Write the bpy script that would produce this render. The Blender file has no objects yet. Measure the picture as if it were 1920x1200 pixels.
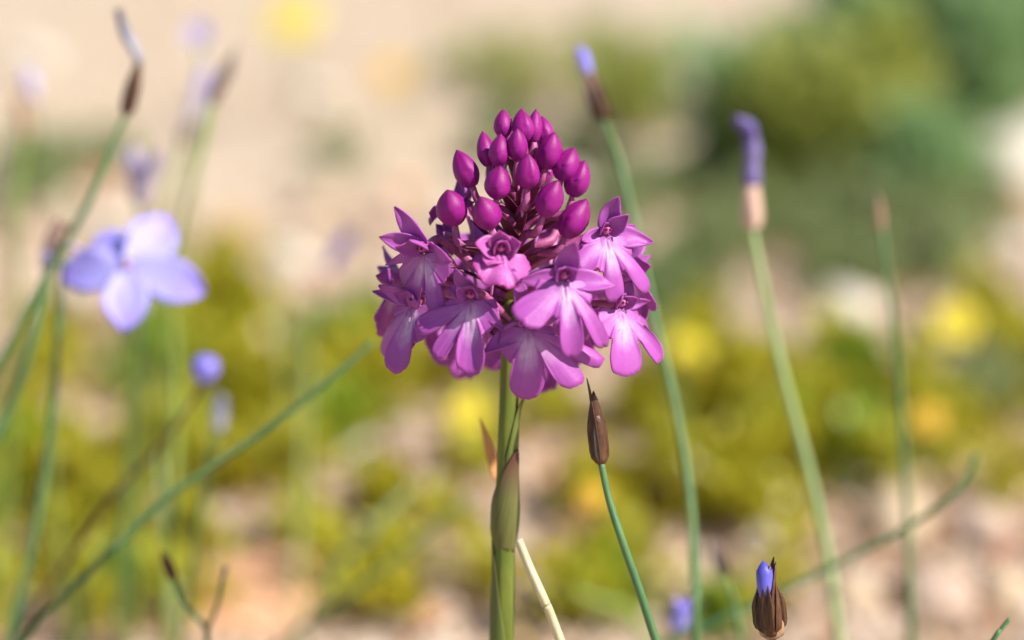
import bpy, math, random
from mathutils import Vector, Matrix, noise
random.seed(7)
R_ = math.radians
S = bpy.context.scene
COL = S.collection
# ------------------------------------------------------------------ camera
PITCH, HCAM, DFOC, LENS = 20.0, 0.289, 0.430, 100.0
K = 36.0 / LENS / 1920.0
cam_d = bpy.data.cameras.new('camera'); cam = bpy.data.objects.new('camera', cam_d); COL.objects.link(cam)
cam.location = (0, 0, HCAM); cam.rotation_euler = (R_(90 - PITCH), 0, 0)
cam_d.lens = LENS; cam_d.sensor_width = 36; cam_d.clip_start = 0.01; cam_d.clip_end = 500
cam_d.dof.use_dof = True; cam_d.dof.focus_distance = 0.424; cam_d.dof.aperture_fstop = 6.6
cam_d.dof.aperture_blades = 0
S.camera = cam
CP = Vector((0, 0, HCAM)); RT = Vector((1, 0, 0))
FW = Vector((0, math.cos(R_(PITCH)), -math.sin(R_(PITCH)))); UP = Vector((0, math.sin(R_(PITCH)), math.cos(R_(PITCH))))
# ------------------------------------------------------------------ sky, sun, exposure
SUN = Vector((0.70, -0.25, 0.80)).normalized()
world = bpy.data.worlds.new('World'); S.world = world; world.use_nodes = True
wn = world.node_tree.nodes; wl = world.node_tree.links
sky = wn.new('ShaderNodeTexSky'); sky.sky_type = 'NISHITA'; sky.sun_disc = False
sky.sun_elevation = math.asin(SUN.z); sky.sun_rotation = math.atan2(SUN.x, SUN.y)
wl.new(sky.outputs[0], wn['Background'].inputs[0]); wn['Background'].inputs[1].default_value = 0.075
sun_d = bpy.data.lights.new('sun', 'SUN'); sun_d.energy = 4.7; sun_d.angle = R_(0.5); sun_d.color = (1.0, 0.95, 0.87)
sun = bpy.data.objects.new('sun', sun_d); COL.objects.link(sun)
sun.rotation_euler = SUN.to_track_quat('Z', 'Y').to_euler(); sun.location = SUN * 3
S.view_settings.view_transform = 'Standard'; S.view_settings.look = 'None'
S.view_settings.gamma = 1; S.view_settings.use_curve_mapping = False
S.view_settings.exposure = 0.80
S.render.engine = 'CYCLES'; S.cycles.use_denoising = True
S.cycles.max_bounces = 8; S.cycles.transparent_max_bounces = 8

# ------------------------------------------------------------------ where things stand
def P(px, py, D):
    """point D metres in front of the lens plane, on the line of sight (px, py) of the 1920 x 1200 photograph"""
    return CP + D * (FW + RT * ((px - 960) * K) + UP * ((600 - py) * K))
def DG(py):
    return HCAM / (math.sin(R_(PITCH)) - (600 - py) * K * math.cos(R_(PITCH)))
def G(px, py):
    p = P(px, py, DG(py)); p.z = 0; return p
PXM = DFOC * K                      # metres per pixel at the orchid
# ------------------------------------------------------------------ materials
def lin(r, g, b):
    f = lambda c: (c / 255 / 12.92) if c <= 10 else ((c / 255 + 0.055) / 1.055) ** 2.4
    return (f(r), f(g), f(b), 1)
class NT:
    def __init__(s, name):
        s.m = bpy.data.materials.new(name); s.m.use_nodes = True
        s.n = s.m.node_tree.nodes; s.l = s.m.node_tree.links
        s.b = s.n['Principled BSDF']; s.out = s.n['Material Output']
    def add(s, t, **kw):
        n = s.n.new(t)
        for k, v in kw.items(): setattr(n, k, v)
        return n
    def link(s, a, b): s.l.new(a, b)
    def ramp(s, fac, stops, interp='LINEAR'):
        r = s.add('ShaderNodeValToRGB'); r.color_ramp.interpolation = interp
        e = r.color_ramp.elements
        while len(e) < len(stops): e.new(0.5)
        for el, (p, c) in zip(e, stops): el.position = p; el.color = c
        s.link(fac, r.inputs[0]); return r.outputs[0]
    def noise(s, scale, detail=3, rough=0.6, vec=None, coord='Object'):
        n = s.add('ShaderNodeTexNoise'); n.inputs['Scale'].default_value = scale
        n.inputs['Detail'].default_value = detail; n.inputs['Roughness'].default_value = rough
        if vec is None:
            vec = s.add('ShaderNodeTexCoord').outputs[coord]
        s.link(vec, n.inputs['Vector']); return n.outputs['Fac']
    def mix(s, fac, a, b, mode='MIX'):
        m = s.add('ShaderNodeMix', data_type='RGBA', blend_type=mode)
        for sock, v in ((m.inputs[0], fac), (m.inputs[6], a), (m.inputs[7], b)):
            if hasattr(v, 'links'): s.link(v, sock)
            else: sock.default_value = v
        return m.outputs[2]
    def bump(s, h, strength, dist):
        b = s.add('ShaderNodeBump'); b.inputs['Strength'].default_value = strength; b.inputs['Distance'].default_value = dist
        s.link(h, b.inputs['Height']); s.link(b.outputs[0], s.b.inputs['Normal']); return b.outputs[0]
    def translucent(s, col, fac, normal=None):
        t = s.add('ShaderNodeBsdfTranslucent'); mx = s.add('ShaderNodeMixShader')
        if hasattr(col, 'links'): s.link(col, t.inputs[0])
        else: t.inputs[0].default_value = col
        if normal is not None: s.link(normal, t.inputs['Normal'])
        mx.inputs[0].default_value = fac
        s.link(s.b.outputs[0], mx.inputs[1]); s.link(t.outputs[0], mx.inputs[2]); s.link(mx.outputs[0], s.out.inputs[0])
    def done(s, col=None, rough=0.6, spec=0.3):
        if col is not None:
            if hasattr(col, 'links'): s.link(col, s.b.inputs['Base Color'])
            else: s.b.inputs['Base Color'].default_value = col
        s.b.inputs['Roughness'].default_value = rough; s.b.inputs['Specular IOR Level'].default_value = spec
        return s.m
def rgb(r, g, b): return (r, g, b, 1)

def mat_petal(name, base, tip, edge, trans=0.34, rough=0.42, veins=True, heart=None):
    t = NT(name); uv = t.add('ShaderNodeTexCoord').outputs['UV']
    sep = t.add('ShaderNodeSeparateXYZ'); t.link(uv, sep.inputs[0])
    c = t.ramp(sep.outputs[1], [(0.0, tip), (0.14, base), (0.30, base), (0.60, tip), (1.0, edge)])
    if heart:                                                # pale heart of a lip, only along its middle
        a = t.add('ShaderNodeMath', operation='SUBTRACT'); a.inputs[1].default_value = .52; t.link(sep.outputs[0], a.inputs[0])
        b = t.add('ShaderNodeMath', operation='ABSOLUTE'); t.link(a.outputs[0], b.inputs[0])
        m1 = t.ramp(b.outputs[0], [(.05, rgb(1, 1, 1)), (.30, rgb(0, 0, 0))]); m2 = t.ramp(sep.outputs[1], [(.08, rgb(.3, .3, .3)), (.2, rgb(1, 1, 1)), (.36, rgb(.8, .8, .8)), (.62, rgb(0, 0, 0))])
        c = t.mix(t.mix(1.0, m1, m2, 'MULTIPLY'), c, heart)
    n = t.noise(900, 4, 0.65)
    c = t.mix(t.ramp(n, [(0.35, rgb(0, 0, 0)), (0.75, rgb(.5, .5, .5))]), c, edge)
    if veins:
        w = t.add('ShaderNodeTexWave', wave_type='BANDS', bands_direction='X'); w.inputs['Scale'].default_value = 3.4
        w.inputs['Distortion'].default_value = 2.2; w.inputs['Detail'].default_value = 2; t.link(uv, w.inputs['Vector'])
        vm = t.ramp(w.outputs['Fac'], [(0.0, rgb(.22, .22, .22)), (0.28, rgb(0, 0, 0))])
        c = t.mix(vm, c, edge)
    nb = t.bump(t.noise(5200, 2, 0.5), 0.35, 0.00012)
    t.translucent(c, trans, nb)
    t.b.inputs['Sheen Weight'].default_value = 0.1; t.b.inputs['Sheen Roughness'].default_value = 0.4
    return t.done(c, rough, 0.35)
M = {}
M['lip'] = mat_petal('orchid_lip', rgb(.55, .19, .56), rgb(.51, .135, .52), rgb(.43, .075, .41), heart=rgb(.80, .58, .82))
M['sepal'] = mat_petal('orchid_sepal', rgb(.48, .115, .49), rgb(.51, .14, .52), rgb(.40, .06, .37))
M['young'] = mat_petal('orchid_young_petal', rgb(.56, .13, .47), rgb(.62, .19, .54), rgb(.48, .06, .36))
M['spur'] = mat_petal('orchid_spur', rgb(.78, .36, .70), rgb(.78, .36, .70), rgb(.66, .20, .58), veins=False)
def mat_bud():
    t = NT('orchid_bud'); uv = t.add('ShaderNodeTexCoord').outputs['UV']
    sep = t.add('ShaderNodeSeparateXYZ'); t.link(uv, sep.inputs[0])
    c = t.ramp(sep.outputs[1], [(0.0, rgb(.31, .014, .23)), (0.45, rgb(.28, .006, .195)), (0.85, rgb(.23, .004, .145)), (1.0, rgb(.15, .004, .075))])
    n = t.noise(1100, 4, 0.7)
    c = t.mix(t.ramp(n, [(0.40, rgb(0, 0, 0)), (0.8, rgb(.55, .55, .55))]), c, rgb(.37, .022, .28))
    w = t.add('ShaderNodeTexWave', wave_type='BANDS', bands_direction='X'); w.inputs['Scale'].default_value = 2.8
    w.inputs['Distortion'].default_value = 1.2; t.link(uv, w.inputs['Vector'])
    c = t.mix(t.ramp(w.outputs['Fac'], [(0.0, rgb(.35, .35, .35)), (0.2, rgb(0, 0, 0))]), c, rgb(.30, .008, .20))
    nb = t.bump(t.noise(6000, 2, 0.5), 0.4, 0.00012)
    t.translucent(c, 0.16, nb)
    return t.done(c, 0.46, 0.3)
M['bud'] = mat_bud()
def mat_simple(name, c1, c2, scale, rough=0.6, spec=0.3, trans=0, bump=0.3, bdist=0.0002, bscale=None):
    t = NT(name); n = t.noise(scale, 4, 0.65)
    c = t.mix(t.ramp(n, [(0.35, rgb(0, 0, 0)), (0.65, rgb(1, 1, 1))]), c1, c2)
    nb = t.bump(t.noise(bscale or scale * 4, 3, 0.6), bump, bdist)
    if trans: t.translucent(c, trans, nb)
    return t.done(c, rough, spec)
M['ovary'] = mat_simple('orchid_ovary', rgb(.33, .05, .17), rgb(.50, .13, .33), 500, 0.45, 0.4, 0.15)
M['bract'] = mat_simple('orchid_bract', rgb(.10, .012, .035), rgb(.20, .04, .07), 500, 0.45, 0.4, 0.2)
M['rachis'] = mat_simple('orchid_rachis', rgb(.30, .27, .03), rgb(.30, .17, .06), 300, 0.5, 0.4, 0.1)
M['column'] = mat_simple('orchid_column', rgb(.36, .02, .14), rgb(.62, .12, .40), 900, 0.4, 0.5)
M['pollen'] = mat_simple('orchid_pollen', rgb(.07, .008, .03), rgb(.15, .02, .07), 900, 0.3, 0.5)
def mat_streak(name, c1, c2, c3, rough=0.5, trans=0.12, sc=(700, 700, 60)):
    t = NT(name); tc = t.add('ShaderNodeTexCoord'); mp = t.add('ShaderNodeMapping'); mp.inputs['Scale'].default_value = sc
    t.link(tc.outputs['Object'], mp.inputs[0])
    n = t.noise(1.0, 4, 0.6, mp.outputs[0]); n2 = t.noise(120, 3)
    c = t.mix(t.ramp(n, [(0.3, rgb(0, 0, 0)), (0.7, rgb(1, 1, 1))]), c1, c2)
    c = t.mix(t.ramp(n2, [(0.5, rgb(0, 0, 0)), (0.75, rgb(.6, .6, .6))]), c, c3)
    nb = t.bump(n, 0.35, 0.0003)
    if trans: t.translucent(c, trans, nb)
    return t.done(c, rough, 0.4)
M['stem'] = mat_streak('orchid_stem', rgb(.105, .125, .012), rgb(.155, .185, .022), rgb(.085, .14, .018))
def mat_sheath(name, a, b, tip):
    t = NT(name); tc = t.add('ShaderNodeTexCoord'); mp = t.add('ShaderNodeMapping'); mp.inputs['Scale'].default_value = (14, 1.2, 1)
    t.link(tc.outputs['UV'], mp.inputs[0]); n = t.noise(1.5, 4, .6, mp.outputs[0])
    sep = t.add('ShaderNodeSeparateXYZ'); t.link(tc.outputs['UV'], sep.inputs[0])
    c = t.mix(t.ramp(n, [(.3, rgb(0, 0, 0)), (.7, rgb(1, 1, 1))]), a, b)
    c = t.mix(t.ramp(sep.outputs[1], [(.50, rgb(0, 0, 0)), (.95, rgb(1, 1, 1))]), c, tip)
    nb = t.bump(n, .4, .0003); t.translucent(c, .25, nb); return t.done(c, .5, .4)
M['sheath'] = mat_sheath('orchid_sheath', rgb(.12, .13, .026), rgb(.18, .17, .055), rgb(.14, .04, .04))
M['sheath_green'] = mat_sheath('orchid_sheath_green', rgb(.12, .15, .022), rgb(.17, .21, .045), rgb(.15, .14, .05))
M['rush'] = mat_streak('rush_stem', rgb(.075, .16, .055), rgb(.12, .22, .075), rgb(.16, .22, .06), sc=(900, 900, 40))
M['rush_pale'] = mat_streak('rush_stem_pale', rgb(.26, .38, .15), rgb(.34, .45, .20), rgb(.30, .36, .12), sc=(900, 900, 40))
M['rush_dark'] = mat_streak('rush_stem_dark', rgb(.06, .16, .07), rgb(.11, .22, .08), rgb(.13, .19, .05), sc=(900, 900, 40))
M['grass'] = mat_streak('grass_blade', rgb(.22, .33, .06), rgb(.30, .40, .10), rgb(.33, .33, .10), sc=(900, 900, 40), trans=0.25)
M['brown'] = mat_streak('rush_bract', rgb(.040, .016, .008), rgb(.115, .045, .018), rgb(.22, .10, .045), 0.38, 0.12, (2500, 2500, 150))
M['brown_pale'] = mat_streak('rush_bract_pale', rgb(.33, .19, .10), rgb(.45, .29, .17), rgb(.25, .12, .06), 0.5, 0.2, (2500, 2500, 150))
M['brown_grey'] = mat_streak('rush_bract_grey', rgb(.12, .085, .07), rgb(.20, .15, .13), rgb(.25, .17, .12), 0.5, 0.12, (2500, 2500, 150))
M['pinkish'] = mat_streak('rush_calyx_pink', rgb(.62, .36, .27), rgb(.72, .52, .42), rgb(.75, .60, .50), 0.5, 0.25, (2500, 2500, 150))
M['straw'] = mat_streak('dry_straw', rgb(.55, .47, .28), rgb(.66, .58, .38), rgb(.45, .36, .2), 0.6, 0.1)
M['orange'] = mat_streak('dry_blade', rgb(.62, .27, .08), rgb(.70, .36, .14), rgb(.55, .3, .12), 0.55, 0.3)
M['blue'] = mat_petal('blue_petal', rgb(.52, .50, .92), rgb(.46, .43, .92), rgb(.40, .30, .88), 0.35)
M['blue_deep'] = mat_petal('blue_petal_deep', rgb(.20, .20, .75), rgb(.16, .15, .70), rgb(.08, .07, .45), 0.2)
M['blue_mid'] = mat_petal('blue_petal_mid', rgb(.36, .33, .84), rgb(.30, .26, .82), rgb(.24, .2, .7), 0.25)
M['violet_wilt'] = mat_petal('violet_wilted_petal', rgb(.22, .17, .36), rgb(.13, .09, .30), rgb(.10, .07, .22), 0.15)
M['slate_wilt'] = mat_petal('slate_wilted_petal', rgb(.42, .40, .48), rgb(.16, .17, .25), rgb(.10, .10, .15), 0.15)
M['lilac_pale'] = mat_petal('pale_lilac_petal', rgb(.62, .54, .64), rgb(.52, .45, .66), rgb(.42, .34, .58), 0.3)
M['yellow'] = mat_petal('yellow_petal', rgb(.85, .66, .02), rgb(.88, .76, .06), rgb(.82, .70, .05), 0.3, veins=False)
M['yolk'] = mat_simple('flower_centre', rgb(.72, .38, .02), rgb(.8, .5, .04), 1500)
M['gold'] = mat_petal('golden_petal', rgb(.80, .48, .03), rgb(.82, .55, .06), rgb(.75, .45, .04), 0.3, veins=False)
def mat_island(name, stops, rough=0.55, trans=0.25, spec=0.3, clump=0):
    t = NT(name); g = t.add('ShaderNodeNewGeometry'); fac = g.outputs['Random Per Island']
    if clump:                                                # cushions differ from one another, leaves within one less
        mr = t.add('ShaderNodeMapRange'); mr.inputs[1].default_value = .3; mr.inputs[2].default_value = .7; t.link(t.noise(clump, 2, .5), mr.inputs[0])
        mx = t.add('ShaderNodeMix'); mx.inputs[0].default_value = .6; t.link(fac, mx.inputs[2]); t.link(mr.outputs[0], mx.inputs[3]); fac = mx.outputs[0]
    c = t.ramp(fac, stops)
    if trans: t.translucent(c, trans)
    return t.done(c, rough, spec)
# ------------------------------------------------------------------ mesh helpers
ORG = {}
def link(name, me, mat, parent=None, origin=None):
    o = bpy.data.objects.new(name, me)
    if mat is not None and not me.materials: me.materials.append(mat)
    COL.objects.link(o)
    org = Vector(origin) if origin is not None else (ORG[parent] if parent else Vector((0, 0, 0)))
    ORG[o] = org
    if parent: o.parent = parent; o.location = org - ORG[parent]
    else: o.location = org
    return o
def mesh(name, verts, faces, mat, parent=None, origin=None, uvs=None, smooth=True, solid=0):
    org = Vector(origin) if origin is not None else (ORG[parent] if parent else Vector((0, 0, 0)))
    me = bpy.data.meshes.new(name)
    me.from_pydata([Vector(v) - org for v in verts], [], faces)
    if uvs:
        ul = me.uv_layers.new(name='UVMap'); li = [0] * len(me.loops); me.loops.foreach_get('vertex_index', li)
        flat = []
        for i in li: flat += uvs[i]
        ul.data.foreach_set('uv', flat)
    if smooth: me.polygons.foreach_set('use_smooth', [True] * len(me.polygons))
    me.update()
    o = link(name, me, mat, parent, org)
    if solid:
        md = o.modifiers.new('thickness', 'SOLIDIFY'); md.thickness = solid; md.offset = 0
    return o
def empty(name, loc):
    o = bpy.data.objects.new(name, None); o.empty_display_size = 0.01; COL.objects.link(o); o.location = loc; ORG[o] = Vector(loc); return o
def tag(o, label, cat, group=None, kind=None):
    if kind: o['kind'] = kind
    if label: o['label'] = label
    if cat: o['category'] = cat
    if group: o['group'] = group
    return o
def catmull(pts, n):
    """smooth curve through points (Vectors), n samples per span"""
    q = [pts[0] * 2 - pts[1]] + list(pts) + [pts[-1] * 2 - pts[-2]]; out = []
    for i in range(1, len(q) - 2):
        a, b, c, d = q[i - 1:i + 3]
        for k in range(n):
            t = k / n
            out.append(0.5 * ((2 * b) + (c - a) * t + (2 * a - 5 * b + 4 * c - d) * t * t + (3 * b - a - 3 * c + d) * t ** 3))
    out.append(Vector(pts[-1])); return out
def tube(pts, radii, seg=8, rib=0.0, nrib=5, caps=True):
    verts, faces, uvs = [], [], []; n = len(pts); prev = None
    for i, p in enumerate(pts):
        tg = (pts[min(i + 1, n - 1)] - pts[max(i - 1, 0)]).normalized()
        if prev is None:
            a = Vector((1, 0, 0)) if abs(tg.x) < .8 else Vector((0, 1, 0))
            prev = (a - tg * a.dot(tg)).normalized()
        else: prev = (prev - tg * prev.dot(tg)).normalized()
        bt = tg.cross(prev); r = radii[i] if isinstance(radii, (list, tuple)) else radii
        for j in range(seg):
            an = 2 * math.pi * j / seg; rr = r * (1 + rib * math.cos(nrib * an))
            verts.append(p + prev * (math.cos(an) * rr) + bt * (math.sin(an) * rr)); uvs.append((j / seg, i / (n - 1)))
    for i in range(n - 1):
        for j in range(seg):
            k = (j + 1) % seg; faces.append((i * seg + j, i * seg + k, (i + 1) * seg + k, (i + 1) * seg + j))
    if caps: faces.append(tuple(range(seg - 1, -1, -1))); faces.append(tuple((n - 1) * seg + j for j in range(seg)))
    return verts, faces, uvs
def petal_geo(base, d, nrm, L, W, bend=0.0, cup=0.25, prof=(0.25, 0.9), wav=0.0, nu=14, nv=9, bend2=None, twist=0.0, seed=0):
    """a curved petal blade: base point, direction, inner normal, length, width"""
    d = d.normalized(); nrm = (nrm - d * nrm.dot(d)).normalized(); e = d.cross(nrm)
    verts, faces, uvs = [], [], []; p = Vector(base); ang = 0
    b2 = bend if bend2 is None else bend2
    for i in range(nu):
        t = i / (nu - 1)
        if i:
            ang += (bend * (1 - t) + b2 * t) / (nu - 1)
            dd = d * math.cos(ang) + nrm * math.sin(ang); p = p + dd * (L / (nu - 1))
        nn = nrm * math.cos(ang) - d * math.sin(ang)
        tw = twist * t; ee = e * math.cos(tw) + nn * math.sin(tw); n2 = nn * math.cos(tw) - e * math.sin(tw)
        s = prof[0] * (1 - t) ** 2 + math.sin(math.pi * min(1, t) ** prof[1]) ** 0.75 if 0 < t < 1 else (prof[0] if t == 0 else 0.03)
        hw = W / 2 * min(s, 1.1)
        for j in range(nv):
            v = 2 * j / (nv - 1) - 1
            z = cup * hw * v * v + (wav * W * noise.noise(Vector((t * 3.1 + seed, v * 1.6, seed * 1.7))) * abs(v) if wav else 0)
            verts.append(p + ee * (hw * v) + n2 * z); uvs.append((j / (nv - 1), t))
    for i in range(nu - 1):
        for j in range(nv - 1):
            a = i * nv + j; faces.append((a, a + 1, a + nv + 1, a + nv))
    return verts, faces, uvs
def lathe_geo(base, axis, side, L, W, prof, seg=14, n=14, tri=0.05, lean=0.0):
    ax = axis.normalized(); s = (side - ax * side.dot(ax)).normalized(); e = ax.cross(s)
    verts, faces, uvs = [], [], []
    for i in range(n):
        t = i / (n - 1); r = W / 2 * prof(t); c = Vector(base) + ax * (L * t) + s * (lean * L * t * t)
        for j in range(seg):
            a = 2 * math.pi * j / seg; rr = r * ((1 + tri * 1.25 * (1 - 1.5 * (((j + int(2.2 * t)) % (seg // 3)) / (seg // 3)) ** 1.5)) if tri > .08 else (1 + tri * math.cos(3 * a)))
            verts.append(c + s * (rr * math.cos(a)) + e * (rr * math.sin(a))); uvs.append((j / seg, t))
    for i in range(n - 1):
        for j in range(seg):
            k = (j + 1) % seg; faces.append((i * seg + j, i * seg + k, (i + 1) * seg + k, (i + 1) * seg + j))
    faces.append(tuple(range(seg - 1, -1, -1))); faces.append(tuple((n - 1) * seg + j for j in range(seg)))
    return verts, faces, uvs
# ================================================================== THE GROUND
def gz(x, y):
    d = max(0.0, 1 - max(0, abs(x) - 1.5, abs(y - .8) - 1.5) / 2)
    return d * (0.005 * noise.noise(Vector((x * 9, y * 9, 2.2))) + 0.0022 * noise.noise(Vector((x * 32, y * 32, 5.1))) + 0.0009 * noise.noise(Vector((x * 110, y * 110, 9.1))))
def axis_vals(lo, hi, step, far):
    v = []; x = lo
    while x <= hi: v.append(x); x += step
    s = step; a = lo; b = v[-1]; pre, post = [], []
    while b < far: s *= 1.5; a -= s; b += s; pre.append(a); post.append(b)
    return pre[::-1] + v + post
gx = axis_vals(-0.34, 0.34, 0.0045, 80); gy = axis_vals(0.46, 1.42, 0.0045, 80)
gv = [(x, y, gz(x, y)) for y in gy for x in gx]; nx = len(gx)
gf = [(j * nx + i, j * nx + i + 1, (j + 1) * nx + i + 1, (j + 1) * nx + i) for j in range(len(gy) - 1) for i in range(nx - 1)]
t = NT('sandy_ground'); g1 = t.noise(14, 4); g2 = t.noise(70, 5, 0.7); g3 = t.noise(420, 3, 0.7)
c = t.ramp(g1, [(0.32, rgb(.41, .325, .23)), (0.5, rgb(.445, .365, .27)), (0.68, rgb(.48, .40, .31))])
c = t.mix(t.ramp(g2, [(0.42, rgb(0, 0, 0)), (0.72, rgb(.75, .75, .75))]), c, rgb(.44, .30, .20))
c = t.mix(t.ramp(g3, [(0.5, rgb(0, 0, 0)), (0.8, rgb(.8, .8, .8))]), c, rgb(.49, .42, .33))
at = t.add('ShaderNodeAttribute', attribute_name='soil_shade')                # darker brown soil under the cushions, with shade of the gaps painted in
c = t.mix(t.ramp(at.outputs['Fac'], [(.2, rgb(0, 0, 0)), (.55, rgb(.95, .95, .95))]), c, t.mix(t.ramp(g3, [(.4, rgb(0, 0, 0)), (.7, rgb(1, 1, 1))]), rgb(.06, .036, .018), rgb(.19, .12, .06)))
t.bump(g3, 0.8, 0.001)
ground = tag(mesh('ground', gv, gf, t.done(c, 0.85, 0.2)), None, None, kind='structure')
# ================================================================== THE ORCHID
def HP(px, py, w=0.0):
    """a point of the orchid: photo position, w pixels in front of the plant's own leaning axis"""
    return P(px, py, DFOC - (w + 0.16 * (450 - py)) * PXM)
def CD(x, y, w): return (RT * x + UP * y - FW * w).normalized()
AX = [(943, 1260), (946, 1000), (955, 700), (961, 560), (968, 450), (977, 340), (984, 262)]
def axx(py):
    for (x0, y0), (x1, y1) in zip(AX, AX[1:]):
        if y1 <= py <= y0: return x0 + (x1 - x0) * (py - y0) / (y1 - y0)
    return AX[0][0] if py > AX[0][1] else AX[-1][0]
top_pts = [HP(x, y) for x, y in AX]
foot = top_pts[0] + (top_pts[0] - top_pts[2]).normalized() * 0.02; foot = Vector((foot.x + 0.001, foot.y - 0.004, 0.0))
mid = (top_pts[0] + foot) / 2 + Vector((0, -0.002, 0))
orchid = empty('pyramidal_orchid', foot)
tag(orchid, 'magenta pyramidal orchid on a stout green stem, dark buds above open pink flowers', 'orchid')
sp = catmull([foot - Vector((0, 0, .003)), mid] + top_pts[:4], 10)
rad = []
for i, p in enumerate(sp):
    f = i / (len(sp) - 1); rad.append(PXM * (23.5 - 7.5 * f ** 1.3))
v, f, u = tube(sp, rad, 20, 0.035, 7); mesh('stem', v, f, M['stem'], orchid, uvs=u)
rp = catmull(top_pts[3:], 8)
v, f, u = tube(rp, [PXM * (15.5 - 10.5 * i / (len(rp) - 1)) for i in range(len(rp))], 14, 0.06, 5)
mesh('flower_spike', v, f, M['rachis'], orchid, uvs=u)
def sheath(y0, y1, a_mid, spread0, tipdir, bulge, name, mat, r0):
    """leaf sheath wrapped round the stem from y0 (bottom) to its tip at y1; angles about the stem, 0 = right, 90 = toward the viewer"""
    verts, uvs, faces = [], [], []; n, m = 22, 13
    for i in range(n):
        t = i / (n - 1); py = y0 + (y1 - y0) * t
        r = r0 + (3.2 * min(1, t * 5)) - 2 * t + bulge * math.sin(math.pi * min(1, t * 1.25)) + tipdir[1] * max(0, t - .55) ** 1.6
        half = spread0 * (1 - t) ** 0.8 + 1.5; am = a_mid + (tipdir[0] - a_mid) * t
        for j in range(m):
            a = R_(am + half * (2 * j / (m - 1) - 1)); ww = r * math.sin(a)
            verts.append(HP(axx(py) + r * math.cos(a), py, ww)); uvs.append((j / (m - 1), t))
    for i in range(n - 1):
        for j in range(m - 1):
            a = i * m + j; faces.append((a, a + 1, a + m + 1, a + m))
    o = mesh(name, verts, faces, mat, orchid, uvs=uvs, solid=0.00022)
    return o
sheath(1035, 842, 118, 150, (42, 26), 5, 'sheath_leaf', M['sheath'], 18.5)
sheath(880, 728, 25, 80, (8, 66), 1, 'sheath_leaf', M['sheath_green'], 17.3)
sheath(1400, 1010, 150, 140, (170, 6), 4, 'sheath_leaf', M['sheath_green'], 20)
for k, (az, ln) in enumerate(((20, .07), (150, .085), (265, .06), (85, .075))):       # leaves at the foot
    d = Vector((math.cos(R_(az)), math.sin(R_(az)), 0.75))
    v, f, u = petal_geo(foot + Vector((0, 0, .002)), d, Vector((0, 0, 1)) - d * .2, ln, .011, -0.9, 0.35, (0.5, .7), nu=16)
    mesh('basal_leaf', v, f, M['stem'], orchid, uvs=u, solid=0.0004)

# ---- buds: centre x, y, tip direction (right, up, to viewer), length, width, w, attach y
def bud_prof(t):
    return (0.42 + 0.58 * math.sin(math.pi * 0.5 * min(1, t / 0.38)) ** 0.8) if t < 0.38 else max(0.05, max(0.0, 1 - ((t - 0.38) / 0.62) ** 2.1) ** .86)
BUDS = [
 (943, 233, -.05, 1, .10, 52, 34, 10, 330), (936, 283, .05, 1, .25, 58, 37, 62, 395), (909, 281, -.25, 1, .05, 66, 32, 25, 390),
 (970, 272, .02, 1, .25, 60, 36, 60, 385), (982, 236, 0, 1, .10, 60, 38, 22, 330), (1002, 237, .05, 1, 0, 62, 28, 0, 330),
 (1021, 246, -.15, 1, -.1, 56, 34, -20, 350), (1031, 284, .28, 1, .15, 70, 46, 30, 390), (1063, 309, .42, 1, .1, 66, 48, 30, 410),
 (1084, 336, .36, 1, .1, 70, 46, 28, 445), (991, 323, .10, 1, .42, 64, 42, 100, 430), (934, 344, .12, 1, .45, 60, 47, 102, 445),
 (873, 317, -.42, 1, .1, 74, 44, 35, 420), (847, 389, -.22, 1, .35, 70, 56, 75, 480), (912, 399, -.28, 1, .45, 66, 50, 130, 490),
 (1031, 373, .42, 1, .35, 72, 48, 105, 470), (1077, 410, .55, 1, .2, 80, 50, 60, 500),
 (1000, 270, .1, 1, -.4, 60, 36, -55, 370), (950, 262, -.2, 1, -.5, 58, 36, -45, 370), (1020, 320, .4, 1, -.6, 62, 42, -95, 430), (930, 325, -.4, 1, -.6, 62, 42, -90, 430),
 (975, 350, .0, 1, -.7, 62, 44, -125, 460)]
def bract(base, tip, W, side, name='bract', parent=None):
    d = tip - base; L = d.length
    v, f, u = petal_geo(base, d, side, L, W * PXM, random.uniform(-.25, .35), 0.55, (0.7, .62), nu=10, nv=5)
    return mesh(name, v, f, M['bract'], parent, uvs=u, solid=0.00016)
def ovary_curve(a, tip, outdir, n=7):
    L = (tip - a).length
    m1 = a.lerp(tip, .35) + UP * (0.04 * L); m2 = tip - outdir * (0.28 * L)
    return catmull([a, m1, m2, tip], n)
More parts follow.
